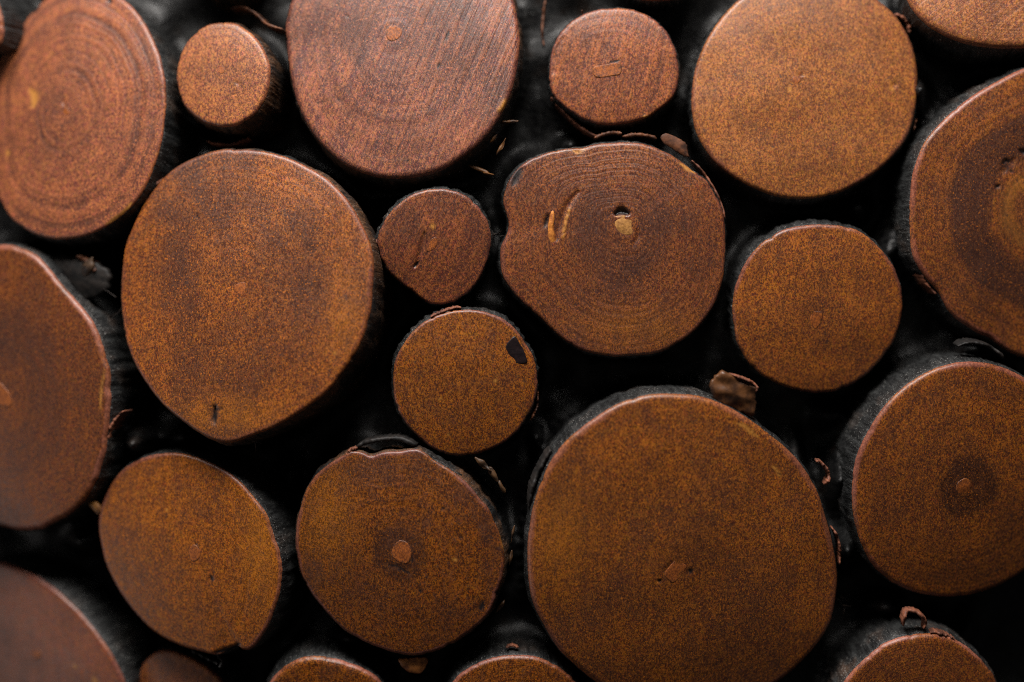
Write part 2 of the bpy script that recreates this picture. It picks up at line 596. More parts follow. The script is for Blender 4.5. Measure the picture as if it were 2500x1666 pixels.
RED = dict(light=(0.36, 0.105, 0.026), dark=(0.085, 0.026, 0.018))
MID = dict(light=(0.43, 0.128, 0.013), dark=(0.092, 0.026, 0.012))
GOLD = dict(light=(0.31, 0.084, 0.001), dark=(0.042, 0.011, 0.003))

logs = {}
# ---- A: upper left oval
logs['A'] = Log('large oval log end with a pale orange scar beside its pith',
    [(96,8),(42,80),(15,119),(0,142),(-18,200),(-26,300),(-22,400),(-5,480),(23,532),(57,559),(100,578),(153,584),(214,574),(276,540),(329,494),(364,432),(390,356),(402,268),(404,230),(398,168),(379,111),(348,50),(320,14),(285,-12),(240,-34),(185,-38),(135,-18)],
    (165, 270), 170, (0.36, 0.18), wood_material(1, light=(0.4, 0.122, 0.038), dark=(0.1, 0.031, 0.023), blotch=0.35, blotch_scale=40, rings=0.26, ring_freq=13, rim=0.3, bands=[(0.70,0.75,0.35,(0.060,0.024,0.018)), (0.30,0.38,0.35,(0.060,0.024,0.018)), (0.10,0.16,0.35,(0.060,0.024,0.018))]), 0.25, 8, stains=[(140, 290, 80, 80, 0.45), (330, 380, 60, 90, 0.25)], even=4, seed=1,
    dents=[('pale', [(82,225),(92,240),(90,262)], 11, 1.0), ('pale', [(20,372),(24,380)], 7, 0), ('pale', [(318,497),(300,520),(262,545)], 5, 2), ('black', [(92,16),(84,30)], 9, 3), ('black', [(264,2),(272,4)], 7, 3), ('dent', [(165,256)], 6, 3)])
logs['A'].lump('pith', blob(163, 272, 8, 10, seed=1), 0.35, 0.25, 4, M_PITH)
# ---- B: small, upper left
logs['B'] = Log('small pale brown log end between the scarred oval and the big saw-marked log',
    [(430,172),(436,142),(452,107),(478,77),(513,57),(547,53),(582,59),(616,84),(643,119),(656,153),(659,184),(652,222),(635,260),(612,285),(578,306),(543,310),(509,304),(478,287),(452,264),(436,230),(430,199)],
    (543, 173), 60, (0.26, 0.16), wood_material(2, light=(0.43, 0.145, 0.038), dark=(0.12, 0.04, 0.026), blotch=0.25, rings=0.05, ring_freq=12, rim=0.35), 0.8, 10, seed=2,
    dents=[('dent', [(582,205)], 5, 2), ('black', [(506,281)], 3, 1)])
logs['B'].lump('pith', blob(541, 170, 9, 9, seed=2), 0.35, 0.25, 4, M_PITH)
# ---- C: big top middle
logs['C'] = Log('big log end with saw marks and a round orange pith, cut by the top edge',
    [(692,73),(696,42),(704,11),(735,-50),(790,-100),(880,-140),(1000,-150),(1110,-135),(1190,-100),(1235,-50),(1255,0),(1262,31),(1267,57),(1270,100),(1265,145),(1258,191),(1240,245),(1216,295),(1186,333),(1136,379),(1086,411),(1033,431),(979,436),(929,434),(872,419),(822,390),(780,348),(750,306),(727,264),(715,222),(707,184),(705,138),(694,103)],
    (961, 82), 60, (0.08, 0.18), wood_material(3, light=(0.37, 0.118, 0.046), dark=(0.095, 0.034, 0.03), blotch=0.62, blotch_scale=45, rings=0.14, ring_freq=12, saw=(0.36, 1.5), rim=0.45, rough=0.42, bands=[(0.62,0.70,0.40,(0.050,0.022,0.020)), (0.80,0.84,0.40,(0.050,0.022,0.020)), (0.10,0.40,0.22,(0.055,0.024,0.022))]), 0.7, 14, stains=[(1040, 150, 120, 150, 0.6), (960, 370, 160, 50, 0.45), (880, 60, 50, 120, 0.35)], seed=3,
    dents=[('black', [(1098,80),(1088,105)], 3.5, 1), ('black', [(1075,158),(1070,170)], 3.5, 1), ('black', [(776,254),(790,248)], 2.5, 1.5), ('black', [(829,246)], 4, 2), ('black', [(851,45)], 3, 2), ('pale', [(1234,243),(1226,262),(1216,270)], 6, -2), ('black', [(992,395),(998,390)], 3, 2)])
logs['C'].lump('pith', [(943,84),(948,69),(962,63),(976,68),(981,80),(974,92),(960,100),(948,97)], 0.35, 0.25, 4, M_PITH)
# ---- D: small top right of centre
logs['D'] = Log('small squarish log end with a wide orange pith and bark peeling underneath',
    [(1340,184),(1344,145),(1351,107),(1376,69),(1403,46),(1434,29),(1464,22),(1510,19),(1549,23),(1587,40),(1617,63),(1640,96),(1650,122),(1658,161),(1656,207),(1648,230),(1629,253),(1598,276),(1571,291),(1518,302),(1480,306),(1441,299),(1403,279),(1372,256),(1348,230),(1340,207)],
    (1481, 170), 55, (0.02, 0.08), wood_material(4, **RED, blotch=0.3, rings=0.06, ring_freq=12, saw=(0.25, 0.8), rim=0.5), 0.2, 8, seed=4,
    dents=[('black', [(1490,153),(1508,151),(1513,146)], 2.5, 0.8), ('pale', [(1572,285),(1585,288),(1594,293)], 5, -3), ('dent', [(1352,180),(1356,130),(1372,95)], 5, 3)])
logs['D'].lump('pith', [(1447,172),(1452,162),(1470,160),(1490,156),(1514,154),(1518,170),(1512,182),(1490,186),(1462,190),(1450,184)], 0.35, 0.25, 4, M_PITH)
# ---- E: big top right
logs['E'] = Log('large smooth golden brown log end just right of the small squarish one',
    [(1686,237),(1690,199),(1698,161),(1715,115),(1740,69),(1770,31),(1797,0),(1845,-30),(1910,-52),(2000,-55),(2090,-35),(2148,0),(2167,15),(2194,42),(2217,77),(2232,115),(2242,153),(2242,214),(2236,268),(2225,325),(2194,371),(2152,411),(2106,444),(2060,469),(1999,484),(1953,488),(1896,482),(1847,463),(1801,440),(1767,417),(1736,387),(1713,356),(1696,325),(1688,268)],
    (1940, 195), 75, (-0.04, 0.1), wood_material(5, light=(0.41, 0.138, 0.022), dark=(0.12, 0.038, 0.016), blotch=0.25, blotch_scale=35, rings=0.035, ring_freq=14, rim=0.45), 0.1, 10, stains=[(1990, 60, 90, 40, 0.25), (1960, 420, 110, 40, 0.2)], even=6, seed=5,
    dents=[('dent', [(2178,212),(2186,206)], 6, 3), ('pale', [(2176,220)], 5, 0), ('pale', [(1926,222)], 5, 0), ('dent', [(1950,183),(1958,190)], 4, 2)])
logs['E'].lump('pith', blob(1943, 196, 11, 9, seed=5), 0.35, 0.25, 4, M_PITH)
# ---- F: top right corner
logs['F'] = Log('log end in the top right corner, only its lower edge in view',
    [(2217,0),(2232,27),(2259,54),(2298,80),(2343,100),(2397,111),(2450,116),(2510,114),(2580,98),(2640,50),(2670,-20),(2660,-110),(2600,-190),(2500,-230),(2390,-220),(2290,-170),(2230,-100),(2208,-45)],
    (2440, -60), 70, (-0.05, 0.2), wood_material(6, light=(0.42, 0.145, 0.034), dark=(0.13, 0.044, 0.022), blotch=0.2, rings=0.1, saw=(0.9, 0.7), rim=0.3), 0.1, 16, seed=6)
# ---- G: big left of centre
logs['G'] = Log('large log end with a dark cloudy stain and a short crack near its bottom',
    [(306,595),(325,551),(344,505),(371,467),(406,425),(444,398),(490,377),(536,365),(586,363),(643,369),(700,383),(765,415),(803,440),(841,478),(868,520),(887,555),(903,595),(912,637),(910,691),(903,760),(887,821),(864,867),(830,917),(792,962),(746,997),(696,1028),(650,1052),(612,1064),(574,1079),(551,1083),(509,1073),(471,1047),(432,1018),(387,978),(344,920),(318,867),(302,813),(295,752),(293,691),(299,637)],
    (584, 703), 10, (0.22, 0.1), wood_material(7, light=(0.4, 0.112, 0.009), dark=(0.08, 0.022, 0.009), blotch=0.85, blotch_scale=26, rings=0.08, ring_freq=20, rim=0.35, bands=[(0.05,0.70,0.36,(0.034,0.013,0.010)), (0.90,0.94,0.3,(0.045,0.017,0.012))]), 0.75, 9, stains=[(765, 650, 70, 150, 0.95), (700, 590, 160, 110, 0.5), (720, 870, 60, 90, 0.6), (420, 720, 80, 130, 0.35), (560, 890, 220, 90, 0.6), (450, 840, 90, 90, 0.45), (560, 1015, 150, 50, -0.4), (840, 780, 50, 120, -0.3)], even=2.5, seed=7,
    dents=[('black', [(527,992),(526,1010),(523,1036)], 6, 10), ('black', [(527,998),(548,1000)], 2.5, 2), ('black', [(487,530)], 4, 2), ('pale', [(819,863)], 4, 0)])
logs['G'].lump('pith', [(571,700),(578,694),(586,690),(599,690),(600,706),(595,720),(582,718),(571,710)], 0.35, 0.25, 4, M_PITH)
# ---- H: small centre
logs['H'] = Log('small reddish log end tapering downwards, with a slanted crack by its pith',
    [(921,590),(925,568),(933,551),(952,520),(983,490),(1017,471),(1067,461),(1102,465),(1136,478),(1167,505),(1190,540),(1199,574),(1197,607),(1186,645),(1167,687),(1144,714),(1105,739),(1071,744),(1048,742),(1033,733),(1014,718),(983,695),(956,672),(935,641)],
    (1055, 596), 5, (-0.03, -0.1), wood_material(8, light=(0.30, 0.086, 0.021), dark=(0.070, 0.021, 0.015), blotch=0.5, blotch_scale=70, rings=0.07, ring_freq=12, saw=(0.5, 0.7), rim=0.55, bands=[(0.80,0.86,0.3,(0.05,0.02,0.014)), (0.15,0.3,0.3,(0.05,0.02,0.014))]), 0.2, 7, stains=[(1020, 540, 40, 60, 0.6), (1080, 520, 60, 30, 0.35)], even=2.5, seed=8,
    dents=[('black', [(1022,640),(1010,652)], 3.5, 3), ('dent', [(1036,570),(1028,610),(1015,650)], 7, 4), ('pale', [(1057,552)], 6, 0)])
logs['H'].lump('pith', blob(1056, 598, 12, 16, seed=8, skew=-0.4), 0.35, 0.25, 4, M_PITH)
# ---- I: centre right with the knob
logs['I'] = Log('lopsided log end with a plugged pith hole and an orange scar',
    [(1350,369),(1308,383),(1281,398),(1255,421),(1236,455),(1228,490),(1235,520),(1243,540),(1243,560),(1234,580),(1222,603),(1220,626),(1228,675),(1247,706),(1284,746),(1334,790),(1369,825),(1411,851),(1457,865),(1510,871),(1575,867),(1625,855),(1663,832),(1690,815),(1721,779),(1744,744),(1763,691),(1770,637),(1772,576),(1770,545),(1763,509),(1744,471),(1721,436),(1694,419),(1663,394),(1625,371),(1583,354),(1537,348),(1487,349),(1441,354),(1424,362),(1395,362)],
    (1525, 550), 25, (-0.03, 0), wood_material(9, light=(0.2745, 0.0780, 0.0130), dark=(0.0578, 0.0166, 0.0101), blotch=0.6, blotch_scale=38, rings=0.17, ring_freq=20, rim=0.35, bands=[(0.14,0.42,0.32,(0.040,0.016,0.013)), (0.66,0.72,0.25,(0.045,0.017,0.012))]), 0.2, 8, stains=[(1480, 700, 110, 80, 0.7), (1320, 770, 60, 60, 0.4), (1425, 560, 50, 110, 0.55), (1290, 450, 50, 50, 0.35), (1560, 800, 150, 50, -0.35), (1570, 640, 60, 60, 0.3)], even=1.6, seed=9,
    dents=[('black', [(1503,523),(1516,517),(1532,522)], 9, 12), ('pale', [(1401,369),(1410,372),(1426,366)], 4, 1), ('pale', [(1661,400),(1676,411),(1694,421)], 4, 1),
           ('black', [(1330,556),(1333,540),(1338,526)], 4, 6), ('dent', [(1358,585),(1368,545),(1384,505),(1410,470)], 9, 5), ('pale', [(1373,585),(1378,552),(1386,522),(1394,505)], 3, -3),
           ('black', [(1252,450),(1262,430),(1272,414)], 9, 3), ('dent', [(1552,560),(1556,580),(1545,600)], 4, 3)])
logs['I'].lump('pith', [(1499,532),(1515,527),(1535,529),(1548,540),(1552,558),(1545,572),(1525,576),(1508,566),(1500,550)], -1.0, 2.0, 5, M_TAN)
logs['I'].lump('wood_splinter', [(1346,516),(1352,514),(1354,534),(1352,556),(1357,590),(1350,600),(1341,590),(1338,560),(1341,534)], 1.0, 4.0, 4, plain_wood('orange_splinter', (0.55,0.20,0.03), (0.25,0.07,0.015)))
# ---- J: right
logs['J'] = Log('medium evenly round log end between the lopsided one and the broad-ringed one',
    [(1788,744),(1793,714),(1800,683),(1815,652),(1842,610),(1877,580),(1922,557),(1972,550),(2030,549),(2076,555),(2114,572),(2152,610),(2183,649),(2200,695),(2206,744),(2198,794),(2183,836),(2156,874),(2121,913),(2076,943),(2030,959),(1999,962),(1953,957),(1900,939),(1857,917),(1823,882),(1800,840),(1791,797)],
    (1995, 780), 55, (-0.06, -0.14), wood_material(10, light=(0.4128, 0.1229, 0.0125), dark=(0.0883, 0.0250, 0.0115), blotch=0.25, blotch_scale=60, rings=0.035, ring_freq=12, rim=0.6, bands=[(0.10,0.24,0.2,(0.05,0.018,0.011))]), 0.1, 9, stains=[(1900, 830, 60, 60, 0.25), (1985, 760, 40, 50, 0.3)], seed=10)
logs['J'].lump('pith', blob(1992, 780, 15, 22, seed=10, skew=-0.2), 0.35, 0.25, 4, M_PITH)
# ---- K: right edge, upper
logs['K'] = Log('large log end with broad dark growth rings, cut by the right edge',
    [(2500,168),(2451,191),(2397,222),(2347,256),(2305,295),(2267,337),(2244,383),(2231,425),(2225,478),(2223,536),(2225,590),(2231,625),(2245,655),(2266,682),(2294,710),(2309,748),(2336,779),(2366,798),(2397,819),(2418,820),(2432,838),(2458,855),(2500,873),(2580,880),(2680,840),(2770,740),(2810,600),(2810,450),(2770,300),(2690,200),(2600,160),(2550,158)],
    (2530, 510), 85, (-0.2, -0.06), wood_material(11, light=(0.3312, 0.0966, 0.0120), dark=(0.0736, 0.0221, 0.0110), blotch=0.35, blotch_scale=60, rings=0.15, ring_freq=18, rim=0.85, rim_col=(0.30,0.09,0.055),
        bands=[(0.40,0.70,1.0,(0.030,0.012,0.010)), (0.05,0.16,0.5,(0.05,0.022,0.016)), (0.20,0.30,0.35,(0.40,0.18,0.03))]), 0.2, 11, stains=[(2400, 700, 50, 110, 0.4), (2470, 395, 46, 40, 0.7), (2440, 450, 30, 40, 0.6)], even=1.6, seed=11,
    dents=[('black', [(2484,366),(2492,372),(2503,364)], 5, 5), ('black', [(2441,402),(2450,392),(2458,396)], 4, 4), ('black', [(2462,418)], 4, 3), ('black', [(2424,458),(2434,452)], 4, 4), ('dent', [(2440,420),(2470,390)], 10, 3)])
# ---- L: lower centre small
logs['L'] = Log('small round log end with a black knot patch at its upper right',
    [(958,928),(964,886),(975,855),(994,825),(1025,794),(1063,771),(1102,760),(1144,756),(1186,762),(1224,775),(1258,802),(1285,840),(1304,874),(1314,920),(1312,955),(1301,993),(1278,1035),(1243,1073),(1205,1096),(1148,1112),(1105,1114),(1067,1104),(1033,1077),(1002,1050),(975,1012),(962,970)],
    (1130, 945), 0, (-0.05, -0.1), wood_material(12, light=(0.3519, 0.1040, 0.0056), dark=(0.0680, 0.0184, 0.0064), blotch=0.2, rings=0.04, ring_freq=12, rim=0.7, bands=[(0.45,0.60,0.18,(0.05,0.018,0.010))]), 0.2, 7, stains=[(1220, 960, 60, 50, 0.35), (1170, 1040, 70, 40, 0.25)], seed=12,
    dents=[('black', [(1214,1014)], 3, 1), ('pale', [(1209,929)], 4, 0), ('pale', [(1075,973)], 3, 0), ('pale', [(1095,1061)], 3, 0)])
logs['L'].lump('knot', [(1236,842),(1248,828),(1257,822),(1268,838),(1280,860),(1287,884),(1276,889),(1264,888),(1250,895),(1243,890),(1240,872),(1235,856)], 1.6, 0.4, 6, M_KNOT, edge=0.8)
# ---- M: left edge
logs['M'] = Log('tall log end with a torn pinkish rim, cut by the left edge',
    [(0,597),(34,601),(65,612),(92,631),(111,652),(138,687),(165,718),(191,744),(214,775),(233,809),(245,840),(253,874),(264,905),(266,943),(264,989),(260,1039),(256,1081),(250,1115),(230,1173),(214,1208),(188,1238),(153,1265),(111,1286),(65,1295),(23,1292),(-10,1283),(-60,1255),(-110,1180),(-140,1080),(-150,960),(-140,840),(-110,720),(-70,640),(-30,605)],
    (5, 965), 190, (0.42, -0.05), wood_material(13, light=(0.2380, 0.0638, 0.0068), dark=(0.0612, 0.0170, 0.0085), blotch=0.75, blotch_scale=26, rings=0.1, ring_freq=16, rim=0.7, rim_col=(0.40,0.14,0.09), bands=[(0.30,0.62,0.4,(0.035,0.014,0.011))]), 0.2, 13, stains=[(40, 830, 120, 90, 0.75), (150, 960, 80, 60, 0.5)], even=2, seed=13, rough=2.4,
    dents=[('pale', [(256,900),(247,960),(246,1010)], 3, 1)])
logs['M'].lump('pith', [(-20,935),(0,935),(18,955),(28,975),(25,995),(0,990),(-20,975)], 0.35, 0.25, 4, M_PITH)
# ---- N: lower left
logs['N'] = Log('golden oval log end with a notch broken out of its bottom edge',
    [(239,1280),(245,1238),(260,1200),(287,1158),(325,1129),(367,1112),(413,1107),(459,1111),(505,1127),(547,1148),(589,1181),(624,1223),(651,1261),(668,1311),(681,1349),(687,1399),(681,1449),(666,1495),(647,1541),(620,1579),(599,1590),(588,1584),(581,1577),(562,1586),(540,1598),(520,1599),(498,1594),(452,1581),(409,1564),(367,1537),(329,1498),(295,1453),(268,1403),(253,1365),(243,1319)],
    (478, 1350), 70, (0.32, -0.06), wood_material(14, light=(0.4, 0.112, 0.003), dark=(0.095, 0.025, 0.004), blotch=0.35, blotch_scale=45, rings=0.07, ring_freq=16, rim=0.6, bands=[(0.84,0.88,0.3,(0.06,0.020,0.009))]), 0.15, 8, stains=[(500, 1240, 90, 70, 0.3), (640, 1330, 50, 150, -0.5), (540, 1470, 120, 90, 0.25)], even=1.2, seed=14,
    dents=[('black', [(521,1406),(523,1414)], 5.5, 3), ('dent', [(484,1330),(489,1345),(488,1358)], 4, 4), ('dent', [(612,1380),(604,1450),(590,1530)], 3, 2), ('pale', [(412,1244)], 3, 0), ('black', [(583,1573),(565,1584),(540,1590),(525,1594)], 5, 6)])
logs['N'].lump('pith', [(463,1340),(474,1330),(484,1338),(489,1352),(484,1366),(470,1372),(462,1358)], 0.35, 0.25, 4, M_PITH)
# ---- O: lower middle
logs['O'] = Log('golden log end with a curved crack under its pith and a flattened top',
    [(721,1311),(725,1273),(738,1219),(761,1173),(795,1139),(830,1116),(858,1101),(872,1104),(887,1106),(904,1116),(920,1110),(941,1104),(979,1102),(1014,1097),(1033,1104),(1063,1127),(1102,1150),(1132,1173),(1167,1211),(1197,1250),(1216,1296),(1230,1349),(1228,1403),(1213,1449),(1197,1491),(1167,1525),(1117,1564),(1063,1590),(1014,1601),(979,1598),(926,1583),(876,1560),(834,1533),(792,1491),(757,1445),(734,1399),(723,1349)],
    (980, 1350), 0, (0.1, -0.09), wood_material(15, light=(0.2790, 0.0756, 0.0009), dark=(0.0378, 0.0099, 0.0027), blotch=0.55, blotch_scale=60, rings=0.1, ring_freq=15, rim=0.6, bands=[(0.07,0.26,0.9,(0.026,0.009,0.005)), (0.88,0.93,0.3,(0.045,0.016,0.008))]), 0.8, 7, stains=[(860, 1430, 110, 90, 0.65), (1130, 1225, 36, 60, 0.8), (980, 1290, 100, 30, 0.5), (980, 1530, 120, 50, 0.4), (800, 1260, 70, 130, -0.35)], even=1.2, seed=15,
    dents=[('black', [(950,1377),(972,1380),(988,1390),(1001,1396)], 3.0, 1.2), ('black', [(1010,1348),(1008,1368)], 2.5, 0.5), ('black', [(1126,1310)], 4, 2), ('black', [(1082,1241)], 4, 2), ('black', [(1028,1440)], 4, 2), ('black', [(988,1452)], 3, 2), ('pale', [(1106,1364),(1118,1366)], 4, 0), ('pale', [(1222,1290),(1230,1340)], 4, 2), ('black', [(1178,1470),(1174,1490)], 7, 2)])
logs['O'].lump('pith', [(962,1332),(976,1320),(992,1324),(1003,1340),(1004,1358),(998,1374),(984,1376),(966,1368),(956,1352)], 0.3, 0.2, 4, M_PITH)
# ---- P: biggest
logs['P'] = Log('biggest log end of all, with a brown bark chip on its top edge',
    [(1342,1128),(1365,1096),(1403,1058),(1449,1024),(1495,993),(1549,972),(1594,962),(1648,962),(1702,966),(1744,978),(1793,1001),(1839,1031),(1888,1066),(1934,1108),(1972,1150),(1995,1196),(2010,1231),(2022,1280),(2030,1315),(2043,1368),(2048,1403),(2045,1449),(2037,1498),(2026,1541),(1999,1567),(1968,1609),(1938,1640),(1903,1666),(1850,1695),(1770,1725),(1680,1735),(1590,1725),(1510,1700),(1449,1664),(1415,1636),(1376,1602),(1349,1571),(1334,1537),(1323,1512),(1304,1498),(1294,1449),(1288,1391),(1288,1334),(1292,1280),(1304,1234),(1319,1182)],
    (1648, 1398), 0, (-0.08, -0.17), wood_material(16, light=(0.4, 0.118, 0.008), dark=(0.075, 0.021, 0.008), blotch=0.45, blotch_scale=30, rings=0.055, ring_freq=22, rim=0.8, rim_col=(0.26,0.085,0.05), bands=[(0.86,0.90,0.40,(0.045,0.016,0.008)), (0.05,0.42,0.30,(0.040,0.015,0.009))]), 0.12, 12, stains=[(1620, 1230, 150, 60, 0.35), (1830, 1200, 110, 120, 0.55), (1900, 1420, 90, 150, 0.4), (1560, 1280, 40, 60, 0.5), (1370, 1300, 70, 130, -0.4), (1500, 1470, 120, 90, 0.25)], even=4, seed=16,
    dents=[('pale', [(1798,1034),(1816,1040),(1830,1052),(1850,1066)], 5, 0), ('pale', [(1885,1136),(1897,1150),(1902,1160)], 3.5, 0), ('black', [(1607,1412)], 4, 3), ('black', [(1682,1388)], 6, 2), ('dent', [(1640,1365),(1620,1390)], 5, 2)])
logs['P'].lump('pith', [(1628,1392),(1640,1378),(1652,1368),(1668,1376),(1676,1384),(1668,1398),(1656,1414),(1642,1424),(1630,1414),(1622,1406)], 0.35, 0.25, 4, M_PITH)
# ---- Q: right edge lower
logs['Q'] = Log('log end with an orange pith in a dark ring, cut by the right edge',
    [(2087,1130),(2106,1081),(2133,1035),(2167,985),(2206,947),(2252,917),(2298,894),(2347,884),(2397,884),(2451,897),(2500,920),(2560,965),(2610,1040),(2635,1130),(2630,1230),(2590,1320),(2540,1370),(2500,1395),(2466,1418),(2420,1441),(2366,1456),(2313,1460),(2259,1456),(2202,1437),(2152,1407),(2121,1368),(2102,1326),(2085,1265),(2081,1219),(2083,1177)],
    (2353, 1188), 40, (-0.18, -0.18), wood_material(17, light=(0.4, 0.115, 0.009), dark=(0.072, 0.02, 0.009), blotch=0.35, blotch_scale=50, rings=0.09, ring_freq=18, rim=0.85, rim_col=(0.27,0.085,0.055), bands=[(0.045,0.25,1.0,(0.020,0.007,0.005)), (0.80,0.86,0.3,(0.045,0.016,0.009))]), 0.12, 12, stains=[(2250, 1330, 90, 60, 0.3), (2200, 1050, 60, 80, 0.25)], seed=17)
logs['Q'].lump('pith', [(2335,1184),(2344,1174),(2358,1168),(2370,1176),(2372,1190),(2362,1202),(2348,1210),(2336,1202)], 0.35, 0.25, 4, M_PITH)
# ---- R: bottom left corner, out of focus
logs['R'] = Log('blurred purplish brown log end filling the bottom left corner',
    [(0,1372),(34,1384),(77,1403),(119,1430),(161,1464),(199,1506),(233,1548),(260,1586),(283,1625),(302,1666),(315,1730),(310,1800),(270,1870),(190,1920),(80,1930),(-20,1900),(-100,1820),(-150,1710),(-160,1600),(-140,1480),(-90,1400),(-40,1372)],
    (90, 1600), 300, (0.62, -0.22), wood_material(18, light=(0.29, 0.078, 0.022), dark=(0.12, 0.036, 0.02), blotch=0.35, blotch_scale=30, rings=0.08, ring_freq=16, rim=0.5, rough=0.40), 0.1, 10, stains=[(120, 1480, 110, 60, 0.3)], seed=18,
    dents=[('pale', [(236,1652),(242,1666)], 8, 0), ('pale', [(193,1622)], 5, 0)])
logs['R'].lump('pith', blob(88, 1598, 10, 12, seed=18), 0.35, 0.25, 4, M_PITH)
# ---- S: small at the bottom left
logs['S'] = Log('small log end at the bottom edge tucked under the notched golden oval',
    [(339,1666),(341,1636),(356,1610),(379,1592),(406,1587),(440,1596),(478,1613),(513,1636),(543,1666),(560,1710),(550,1760),(510,1795),(450,1805),(390,1780),(350,1725)],
    (450, 1700), 170, (0.35, -0.15), wood_material(19, light=(0.4640, 0.1377, 0.0261), dark=(0.1450, 0.0435, 0.0217), blotch=0.3, rings=0.1, rim=0.4), 0.15, 8, seed=19)
# ---- T: bottom
logs['T'] = Log('low arc of a pink-rimmed log end at the bottom edge beside the orange chip',
    [(655,1674),(688,1636),(727,1613),(765,1606),(811,1611),(857,1625),(895,1640),(929,1666),(955,1720),(950,1790),(900,1850),(810,1880),(720,1860),(660,1800),(640,1730)],
    (800, 1740), 80, (0.02, -0.26), wood_material(20, **GOLD, blotch=0.3, rings=0.1, rim=0.95, rim_col=(0.36,0.12,0.075)), 0.15, 15, even=3, seed=20)
# ---- U: bottom
logs['U'] = Log('low arc of a log end at the bottom edge just left of the biggest log',
    [(1100,1672),(1140,1636),(1186,1613),(1243,1602),(1300,1604),(1350,1621),(1395,1655),(1415,1678),(1440,1720),(1445,1790),(1400,1850),(1300,1890),(1190,1880),(1110,1820),(1082,1740)],
    (1265, 1745), 50, (-0.04, -0.2), wood_material(21, **GOLD, blotch=0.3, rings=0.1, rim=0.9, rim_col=(0.28,0.09,0.06)), 0.15, 11, seed=21)
# ---- V: bottom right
logs['V'] = Log('log end at the bottom edge with a ring-like bark curl above its pink rim',
    [(2058,1674),(2099,1625),(2144,1583),(2194,1560),(2252,1549),(2298,1552),(2343,1567),(2378,1594),(2412,1629),(2437,1670),(2450,1730),(2430,1800),(2370,1860),(2270,1885),(2160,1870),(2080,1810),(2040,1735)],
    (2250, 1715), 45, (-0.1, -0.24), wood_material(22, light=(0.36, 0.105, 0.011), dark=(0.085, 0.024, 0.011), blotch=0.3, rings=0.1, rim=0.95, rim_col=(0.38,0.13,0.085)), 0.3, 13, seed=22)
# ---- W, X, Y: cut off by the frame
logs['W'] = Log('sliver of a log end at the left edge, beside the upper left oval',
    blob(-96, 40, 100, 120, 12, 1), (-96, 40), 220, (0.45, 0.05), wood_material(23, **RED), 0.2, 9, seed=23)
logs['X'] = Log('sliver of a log end at the top edge, above the small squarish one',
    [(1500,-60),(1530,-22),(1565,-2),(1600,2),(1640,-1),(1675,-22),(1695,-60),(1700,-120),(1670,-170),(1600,-190),(1530,-170),(1500,-120)], (1600, -95), 60, (0, 0.1), wood_material(24, **RED), 0.2, 9, even=2, seed=24)
logs['Y'] = Log('dark bark of a log at the top edge, above the small pale log end',
    blob(540, -150, 105, 95, 12, 3), (540, -150), 40, (0.05, 0.34), wood_material(25, **RED), 1.0, 9, seed=25)

# ------------------------------------------------------------------ loose bark, chips and fibres
D, I, P, E, K, B, G, Mm, V_, O, L, N, H, C, A, J, Q, Y = (logs[k] for k in 'D I P E K B G M V O L N H C A J Q Y'.split())
D.flake([(1346,238),(1372,268),(1403,298),(1434,321),(1462,335)], 26, 60, 6, M_FLAKE_RED)
I.flake([(1452,337),(1475,328),(1500,324),(1518,326)], 14, 50, 9, M_FLAKE)
I.flake([(1520,334),(1555,329),(1590,333),(1604,340)], 20, 50, 9, M_FLAKE)
I.lump('bark_flake', [(1614,332),(1625,327),(1640,330),(1660,340),(1676,352),(1679,372),(1684,384),(1664,378),(1640,362),(1620,350)], -10, 4, 8, M_FLAKE)
I.flake([(1690,392),(1716,418),(1742,458),(1762,500),(1770,535)], 12, 60, 5, M_FLAKE_RED)
P.lump('bark_flake', [(1736,934),(1752,916),(1768,908),(1784,914),(1800,926),(1826,938),(1850,948),(1846,966),(1842,1012),(1812,1008),(1780,996),(1756,986),(1738,964)], -16, 7, 12, plain_wood('pale_brown_bark_chip', (0.125,0.050,0.017), (0.022,0.010,0.006), 380, 0.4), n=60, rough=1.6, edge=2.0)
P.flake([(1782,914),(1800,920),(1828,930),(1848,944),(1846,956)], 12, 20, 5, M_FLAKE_RED)
E.flake([(2186,34),(2204,42),(2219,57),(2222,78)], 12, 40, 8, M_FLAKE_RED)
E.flake([(2232,318),(2236,300),(2239,290)], 16, 30, 4, M_FLAKE)
K.flake([(2240,615),(2248,655),(2262,692),(2284,718)], 14, 60, 6, M_FLAKE_RED)
K.flake([(2248,640),(2262,655),(2276,680),(2284,708)], 26, 50, 10, M_FLAKE_DARK)
B.flake([(505,344),(524,350),(566,352),(590,342),(606,336)], 60, 40, 6, M_FLAKE_RED)
B.flake([(562,20),(582,15),(605,22),(628,38),(652,60),(690,72)], 30, 70, 8, M_FLAKE)
G.flake([(414,432),(396,440),(374,454),(360,472),(346,512)], 14, 50, 10, M_FLAKE_RED)
Mm.lump('bark_flake', [(96,634),(130,626),(172,626),(228,640),(262,664),(262,700),(232,724),(205,736),(190,728),(168,706),(138,676)], -55, 12, 14, M_FLAKE_DARK, n=60)
Mm.flake([(190,626),(215,642),(232,664)], 46, 40, 12, M_FLAKE)
Mm.flake([(258,1088),(268,1050),(282,1020),(304,1004)], 14, 50, 6, M_FLAKE_RED)
Mm.lump('bark_chip', [(214,1228),(226,1224),(240,1232),(245,1248),(238,1256),(226,1244)], -40, 4, 8, plain_wood('amber_bark_chip', (0.30,0.13,0.03), (0.08,0.03,0.01), 600))
P.flake([(1993,1125),(2008,1134),(2022,1152),(2024,1170),(2012,1184)], 10, 30, 8, M_FLAKE_RED)
P.flake([(2032,1290),(2044,1310),(2051,1342),(2050,1380)], 10, 40, 6, M_FLAKE_RED)
